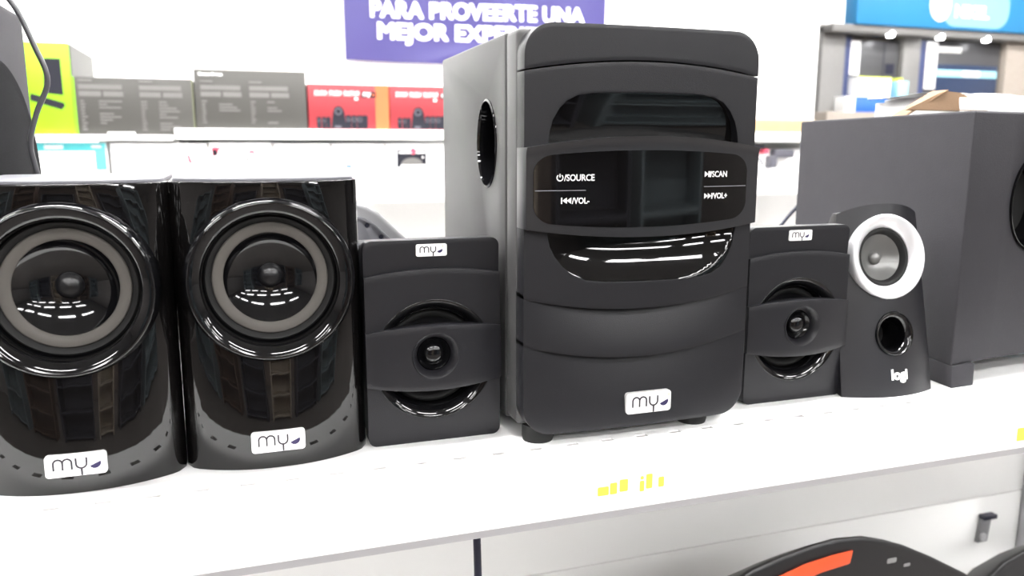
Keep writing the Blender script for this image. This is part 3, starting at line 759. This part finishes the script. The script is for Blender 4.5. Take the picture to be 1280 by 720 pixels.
# lime box with a grey side
t, b = carton('speaker_carton', 'lime green speaker carton with a black product picture', -0.555, -0.437, 0.245, zl, 'lime', 'cartons on the wall shelf', depth=0.36)
G().box(0.118, 0.1215, 0.002, 0.36, 0.0, 0.243).build('side_panel', 'box_grey', t)
G().prism([(0.050, 0.112), (0.095, 0.107), (0.095, 0.203), (0.056, 0.203)], -0.0012, 0.001).build('picture', 'pic_dark', t)
G().prism([(0.014, 0.092), (0.088, 0.068), (0.097, 0.078), (0.095, 0.086), (0.016, 0.110)], -0.0016, 0.001).build('picture', 'pic_dark', t)
def text_panel(t, cols, top, w, m='box_print'):
    rnd = random.Random(len(cols) * 7 + int(top * 1000))
    for c0 in cols:
        g = G()
        g.box(c0, c0 + w * 0.30, -0.0008, 0.0006, top - 0.004, top)
        g.box(c0, c0 + w * 0.95, -0.0008, 0.0006, top - 0.026, top - 0.013)
        g.box(c0, c0 + w * 0.48, -0.0008, 0.0006, top - 0.045, top - 0.031)
        g.box(c0 + w * 0.53, c0 + w * 0.97, -0.0008, 0.0006, top - 0.045, top - 0.031)
        z = top - 0.056
        while z > 0.012:
            g.box(c0 + 0.002, c0 + 0.010 + rnd.random() * 0.008, -0.0008, 0.0006, z - 0.004, z)
            if rnd.random() < 0.75: g.box(c0 + w * 0.42, c0 + w * (0.55 + 0.4 * rnd.random()), -0.0008, 0.0006, z - 0.004, z)
            z -= 0.0085
        g.build('printed_text', m, t)['kind'] = 'stuff'
t, b = carton('speaker_carton', 'long grey-black carton with two columns of print next to the lime carton', -0.434, -0.1295, 0.157, zl, 'box_black', 'cartons on the wall shelf')
text_panel(t, (0.012, 0.165), 0.150, 0.115)
G().box(-0.001, 0.003, -0.001, 0.01, 0, 0.157).build('edge_strip', 'lime', t)
G().box(0.3025, 0.306, -0.001, 0.01, 0, 0.157).build('edge_strip', 'box_black_edge', t)
t, b = carton('speaker_carton', 'taller charcoal carton with a white title between grey and red cartons', -0.1245, 0.1865, 0.166, zr, 'box_black', 'cartons on the wall shelf')
text_panel(t, (0.016, 0.150), 0.136, 0.115)
G().box(0.001, 0.310, 0.0, 0.01, 0.166, 0.1675).build('top_edge', 'box_black_edge', t)
blocks([(0.013, 0.022, 0.150, 0.158), (0.024, 0.046, 0.150, 0.156), (0.048, 0.056, 0.150, 0.158), (0.060, 0.064, 0.150, 0.157), (0.066, 0.078, 0.150, 0.156)], -0.0010, 0.0006).build('title', 'print_white', t)
def red_box(label, x0, x1, badge_=True):
    t, b = carton('theatre_carton', label, x0, x1, 0.134, zr, 'red_box', 'red speaker set cartons')
    w = x1 - x0
    g = G(); rnd = random.Random(3)
    x = 0.020
    for nn in (4, 4, 5):
        for q in range(nn):
            g.box(x, x + 0.0024, -0.001, 0.0006, 0.100, 0.115)
            g.box(x + 0.0050, x + 0.0074, -0.001, 0.0006, 0.100 + 0.004 * rnd.random(), 0.115)
            g.box(x, x + 0.0074, -0.001, 0.0006, 0.106 if q % 2 else 0.1125, 0.109 if q % 2 else 0.115)
            x += 0.0095
        x += 0.0055
    g.box(x - 0.022, x - 0.012, -0.001, 0.0006, 0.088, 0.096)
    g.build('title', 'print_white', t)
    p = G(); p.prism([(0.066, 0.003), (0.112, 0.003), (0.106, 0.050), (0.100, 0.064), (0.090, 0.070), (0.078, 0.066), (0.072, 0.050)], -0.0010, 0.0006)
    for x in (0.030, 0.045, 0.058, 0.118, 0.135, 0.152, 0.168):
        hh = 0.034 if x < 0.1 else 0.040
        p.prism(rrect(0.0125 if x < 0.1 else 0.016, hh, 0.004, x, 0.003 + hh / 2, 3), -0.0010, 0.0006)
    p.build('picture', 'pic_dark', t)
    q = G()
    for x, z, r in ((0.088, 0.054, 0.009), (0.030, 0.026, 0.004), (0.045, 0.026, 0.004), (0.118, 0.030, 0.005), (0.135, 0.030, 0.006), (0.152, 0.030, 0.006)):
        q.ribbon(arc(x, z, r, r, 0, 360, 14), r * 0.45, -0.0014, -0.0008)
    q.prism(rrect(0.02, 0.008, 0.003, 0.086, 0.008), -0.0014, -0.0008)
    q.build('picture_highlights', 'pic_mid', t)
    if badge_:
        bd = G().prism(rrect(0.044, 0.017, 0.002, 0.181, 0.105), -0.0010, 0.0006).build('badge', 'pic_dark', t)
        shift(text_g('my', 0.020, 0.0002, 0.0007), 0.163, -0.0012, 0.1015).build('lettering', 'print_white', bd)
        G().prism(arc(0.195, 0.105, 0.0035, 0.0035, 0, 345, 12), -0.0014, -0.0008).build('dot', 'orange_box', bd)
    G().box(w - 0.040, w + 0.001, -0.0006, 0.05, 0.0, 0.1335).build('orange_panel', 'orange_box', t)
    return t
red_box('red speaker set carton with a dark badge beside the charcoal carton', 0.1910, 0.4320)
red_box('red speaker set carton half hidden behind the large subwoofer', 0.4360, 0.6800)

# white cartons on the board below
z2 = S + 0.076
def white_carton(label, x0, x1, h):
    t, b = carton('white_carton', label, x0, x1, h, z2, 'paper_white', 'white cartons on the lower board')
    return t
t = white_carton('white carton with a cyan header and blue side on the lower board', -0.545, -0.365, 0.152)
blocks([(0.008, 0.178, 0.128, 0.150), (0.150, 0.178, 0.075, 0.128)], -0.0008, 0.0006).build('cyan_print', 'cyan_print', t)
blocks([(0.026, 0.072, 0.133, 0.144), (0.142, 0.168, 0.136, 0.144)], -0.0014, -0.0006).build('title', 'print_white', t)
G().box(-0.002, 0.008, -0.0008, 0.15, 0.0, 0.150).build('side_strip', 'blue_side', t)
blocks([(0.045, 0.060, 0.078, 0.083), (0.030, 0.036, 0.072, 0.076)], -0.0008, 0.0006).build('print', 'smudge', t)
t = white_carton('plain white carton with a thin red and grey mark on the lower board', -0.355, -0.100, 0.150)
G().prism([(0.198, 0.116), (0.205, 0.116), (0.213, 0.092), (0.204, 0.092)], -0.0008, 0.0006).build('print', 'red_print', t)
blocks([(0.203, 0.220, 0.080, 0.086)], -0.0008, 0.0006).build('print', 'smudge', t)
t = white_carton('white carton with a red and black product picture on the lower board', -0.095, 0.080, 0.152)
G().prism([(0.006, 0.138), (0.034, 0.138), (0.026, 0.128), (0.020, 0.114), (0.008, 0.112)], -0.0008, 0.0006).build('picture', 'red_print', t)
G().prism([(0.008, 0.130), (0.019, 0.132), (0.024, 0.118), (0.012, 0.112)], -0.0014, -0.0006).build('picture', 'pic_dark', t)
G().prism([(0.106, 0.112), (0.112, 0.130), (0.124, 0.130), (0.128, 0.112), (0.117, 0.122)], -0.0008, 0.0006).build('picture', 'red_print', t)
blocks([(0.103, 0.108, 0.092, 0.110), (0.126, 0.131, 0.092, 0.112)], -0.0008, 0.0006).build('picture', 'pic_dark', t)
t = white_carton('white carton with one small red stroke on the lower board', 0.085, 0.250, 0.150)
G().prism([(0.026, 0.134), (0.032, 0.134), (0.040, 0.116), (0.034, 0.116)], -0.0008, 0.0006).build('print', 'red_print', t)
t = white_carton('white carton with a tiny violet mark on the lower board', 0.255, 0.415, 0.150)
blocks([(0.034, 0.060, 0.130, 0.132)], -0.0008, 0.0006).build('print', 'smudge', t)
G().prism(arc(0.050, 0.076, 0.011, 0.009, 0, 180, 8), -0.0008, 0.0006).build('picture', 'blue_box', t)
t = white_carton('white carton with a black printed picture beside the large subwoofer', 0.420, 0.640, 0.150)
blocks([(0.034, 0.128, 0.076, 0.130)], -0.0008, 0.0006).build('picture', 'pic_dark', t)
blocks([(0.040, 0.082, 0.119, 0.124), (0.094, 0.124, 0.119, 0.124), (0.114, 0.119, 0.104, 0.110), (0.046, 0.128, 0.0755, 0.084)], -0.0014, -0.0006).build('title', 'print_white', t)
G().prism(arc(0.082, 0.086, 0.034, 0.020, 0, 180, 12), -0.0012, -0.0006).build('picture', 'box_print', t)
G().prism(rrect(0.012, 0.020, 0.003, 0.086, 0.126), -0.0018, -0.0006).build('print', 'red_print', t)
# between the two subwoofers
t, b = carton('flat_carton', 'flat tan carton on the wall shelf seen between the two subwoofers', 1.66, 2.02, 0.046, zr, 'tan', 'cartons on the wall shelf')
hd = thing('boxed_headphones', 'dark headphones in front of a white carton between the two subwoofers', 'headphones', (1.84, YG + 0.015, z2))
G().box(-0.14, 0.16, 0.03, 0.17, 0, 0.13).build('carton', 'paper_white', hd, 0.002)
G().prism(rrect(0.085, 0.030, 0.006, 0.045, 0.115), -0.004, 0.03).build('ear_pad', 'pic_mid', hd, 0.003)
G().prism(rrect(0.030, 0.045, 0.006, 0.0, 0.085), -0.004, 0.03).build('ear_pad', 'pic_mid', hd, 0.003)
G().tube(spline([(-0.095, 0.0, 0.075), (-0.085, 0.0, 0.09), (-0.06, 0.0, 0.094), (-0.045, 0.0, 0.075)]), 0.004).build('headband', 'pic_mid', hd)
G().prism(rrect(0.018, 0.016, 0.004, -0.035, 0.124), -0.005, 0.03).build('pink_cap', 'red_print', hd)
G().prism(rrect(0.070, 0.010, 0.003, -0.075, 0.140), 0.0, 0.05).build('band_end', 'pic_dark', hd)

# ------------------------------------------------------------------ banner on the wall
bn = thing('wall_banner', 'violet cloth banner with white capital letters on the white wall', 'banner', (0.866, 2.99, S + 0.52))
g = G(); nx, nz = 60, 30; vv = []; ff = []
def wav(x, z):
    return -0.010 - 0.004 * math.sin(9 * x + 5 * z) - 0.003 * math.sin(23 * x - 11 * z) - 0.010 * math.exp(-((z - 0.02 - 0.25 * (x + 0.13)) ** 2) / 0.0006 - (x + 0.13) ** 2 / 0.01)
for i in range(nx + 1):
    for j in range(nz + 1):
        x = -0.504 + 1.008 * i / nx; z = 0.42 * j / nz - 0.004 * math.sin(PI * i / nx) * (1 - j / nz)
        vv.append((x, wav(x, z), z))
nf = len(vv); vv += [(x, y + 0.003, z) for x, y, z in vv]
I = lambda i, j: i * (nz + 1) + j
for i in range(nx):
    for j in range(nz):
        ff += [(I(i, j), I(i + 1, j), I(i + 1, j + 1), I(i, j + 1)), (nf + I(i, j), nf + I(i, j + 1), nf + I(i + 1, j + 1), nf + I(i + 1, j))]
g.add(vv, ff).build('cloth', 'banner_violet', bn, sharp=60)
def banner_text(s, x, z, width, h, tilt):
    q0 = text_g(s, h * 1.38, 0.0006, 0.0)
    q = G()
    for dx, dz in ((-0.0026, -0.0020), (0.0026, -0.0020), (-0.0026, 0.0020), (0.0026, 0.0020), (0, 0)):
        q.add([(px + dx, py, pz + dz) for px, py, pz in q0.v], q0.f)
    x0 = min(p[0] for p in q.v); x1 = max(p[0] for p in q.v)
    k = width / (x1 - x0)
    q.map(lambda px, py, pz: ((px - x0) * k + x, py, pz + z + tilt * (px - x0) * k))
    q.map(lambda px, py, pz: (px, py + wav(px, pz) - 0.002, pz)).build('lettering', 'print_white', bn)
banner_text('PARA PROVEERTE UNA', -0.412, 0.152, 0.826, 0.058, 0.018)
banner_text('MEJOR EXPERIENCIA', -0.388, 0.078, 0.815, 0.058, 0.010)

# ------------------------------------------------------------------ blue booth at the right
YK = 4.0
kb = thing('sales_booth', 'grey booth with a blue lit sign over two bays at the right', 'booth', (3.2, YK, 0))
G().box(0.0, 1.95, 0.10, 0.14, 0, S + 0.93).build('back_board', 'kiosk_beige', kb)
G().box(0.0, 0.165, -0.02, 0.10, 0, S + 0.90).build('post', 'kiosk_grey', kb, 0.004)
G().box(0.59, 0.72, -0.02, 0.10, 0, S + 0.90).build('post', 'kiosk_grey', kb, 0.004)
G().box(1.38, 1.90, -0.04, 0.10, 0, S + 0.90).build('post', 'kiosk_beige', kb, 0.004)
G().box(0.165, 0.21, -0.01, 0.10, 0, S + 0.85).build('inner_jamb', 'kiosk_navy', kb)
G().box(0.72, 0.765, -0.01, 0.10, 0, S + 0.85).build('inner_jamb', 'kiosk_navy', kb)
G().box(0.0, 1.95, -0.10, 0.10, S + 0.862, S + 0.905).build('canopy', 'kiosk_grey', kb, 0.004)
sign = G().box(0.140, 1.95, -0.12, -0.02, S + 0.905, S + 1.32).build('sign_board', 'kiosk_blue', kb, 0.004)
G().prism(rrect(0.52, 0.24, 0.10, 1.01, S + 1.04), -0.122, -0.119).build('pale_patch', 'sign_pale', sign)
G().prism(arc(0.735, S + 1.040, 0.078, 0.098, 0, 352, 32), -0.125, -0.120).build('round_logo', 'print_white', sign)
shift(text_g('NIKEL', 0.098, 0.001, 0.004), 0.845, -0.1235, S + 0.975).build('lettering', 'print_white', sign)
for x in (0.42, 0.79, 1.15):
    G().lathe([(0.020, 0.0), (0.024, 0.02), (0.016, 0.03)], 20, (x, -0.085, S + 0.848), axis='z').build('spotlight', 'spot_glow', kb)
G().box(-0.02, 0.60, -0.12, 0.09, S - 0.2, S + 0.415).build('counter', 'kiosk_beige', kb, 0.004)
G().box(0.70, 1.40, -0.12, 0.09, S - 0.2, S + 0.415).build('counter', 'kiosk_beige', kb, 0.004)
# goods in the bays
t = thing('display_cooler', 'dark grey appliance with a bright strip in the left booth bay', 'appliance', (3.41, YK + 0.0, S + 0.505))
G().box(0.0, 0.36, 0.0, 0.095, 0.0, 0.330).build('body', 'steel_dark', t, 0.004)
G().box(0.005, 0.075, -0.006, 0.002, 0.13, 0.325).build('light_strip', 'print_white', t, 0.002)
G().box(0.25, 0.253, -0.003, 0.002, 0.02, 0.32).build('door_gap', 'cable_black', t)
G().box(0.27, 0.33, -0.004, 0.002, 0.14, 0.20).build('display', 'cable_black', t)
b = thing('blue_carton', 'blue carton with a white end at the foot of the left booth bay', 'box', (3.31, YK - 0.11, S + 0.415))
G().box(0.075, 0.46, 0.0, 0.19, 0.0, 0.086).build('carton', 'blue_box', b, 0.002)
G().box(0.0, 0.075, 0.0, 0.19, 0.0, 0.088).build('white_end', 'paper_white', b, 0.002)
b = thing('white_carton', 'white carton on top of the blue carton in the booth', 'box', (3.405, YK - 0.10, S + 0.503))
G().box(0.0, 0.235, 0, 0.09, 0.0, 0.115).build('carton', 'paper_white', b, 0.002)
G().box(0.0, 0.235, -0.001, 0.0, 0.108, 0.115).build('yellow_edge', 'tag_yellow', b)
b = thing('cyan_carton', 'small pale cyan carton with a yellow top beside the white booth carton', 'box', (3.69, YK - 0.10, S + 0.501))
G().box(0.0, 0.08, 0, 0.08, 0.0, 0.098).build('carton', 'kiosk_pale', b, 0.002)
G().box(0.0, 0.035, 0.0, 0.08, 0.098, 0.115).build('lid', 'tag_yellow', b, 0.002)
t = thing('display_screen', 'dark blue display screen with a light bar in the right booth bay', 'screen', (3.965, YK - 0.005, S + 0.415))
G().box(0.0, 0.60, 0.0, 0.09, 0.0, 0.440).build('casing', 'steel_dark', t, 0.004)
G().box(0.10, 0.585, -0.004, 0.004, 0.10, 0.300).build('screen', 'screen_navy', t, 0.002)
G().box(0.01, 0.095, -0.006, 0.002, 0.15, 0.43).build('light_strip', 'print_white', t, 0.002)
G().box(0.095, 0.28, -0.006, 0.002, 0.370, 0.405).build('light_strip', 'print_white', t, 0.002)
bar_ = G().box(0.10, 0.58, -0.007, -0.002, 0.225, 0.268).build('light_bar', 'kiosk_pale', t, 0.002)
G().box(0.30, 0.44, -0.009, -0.006, 0.228, 0.266).build('bright_label', 'print_white', t, 0.001)
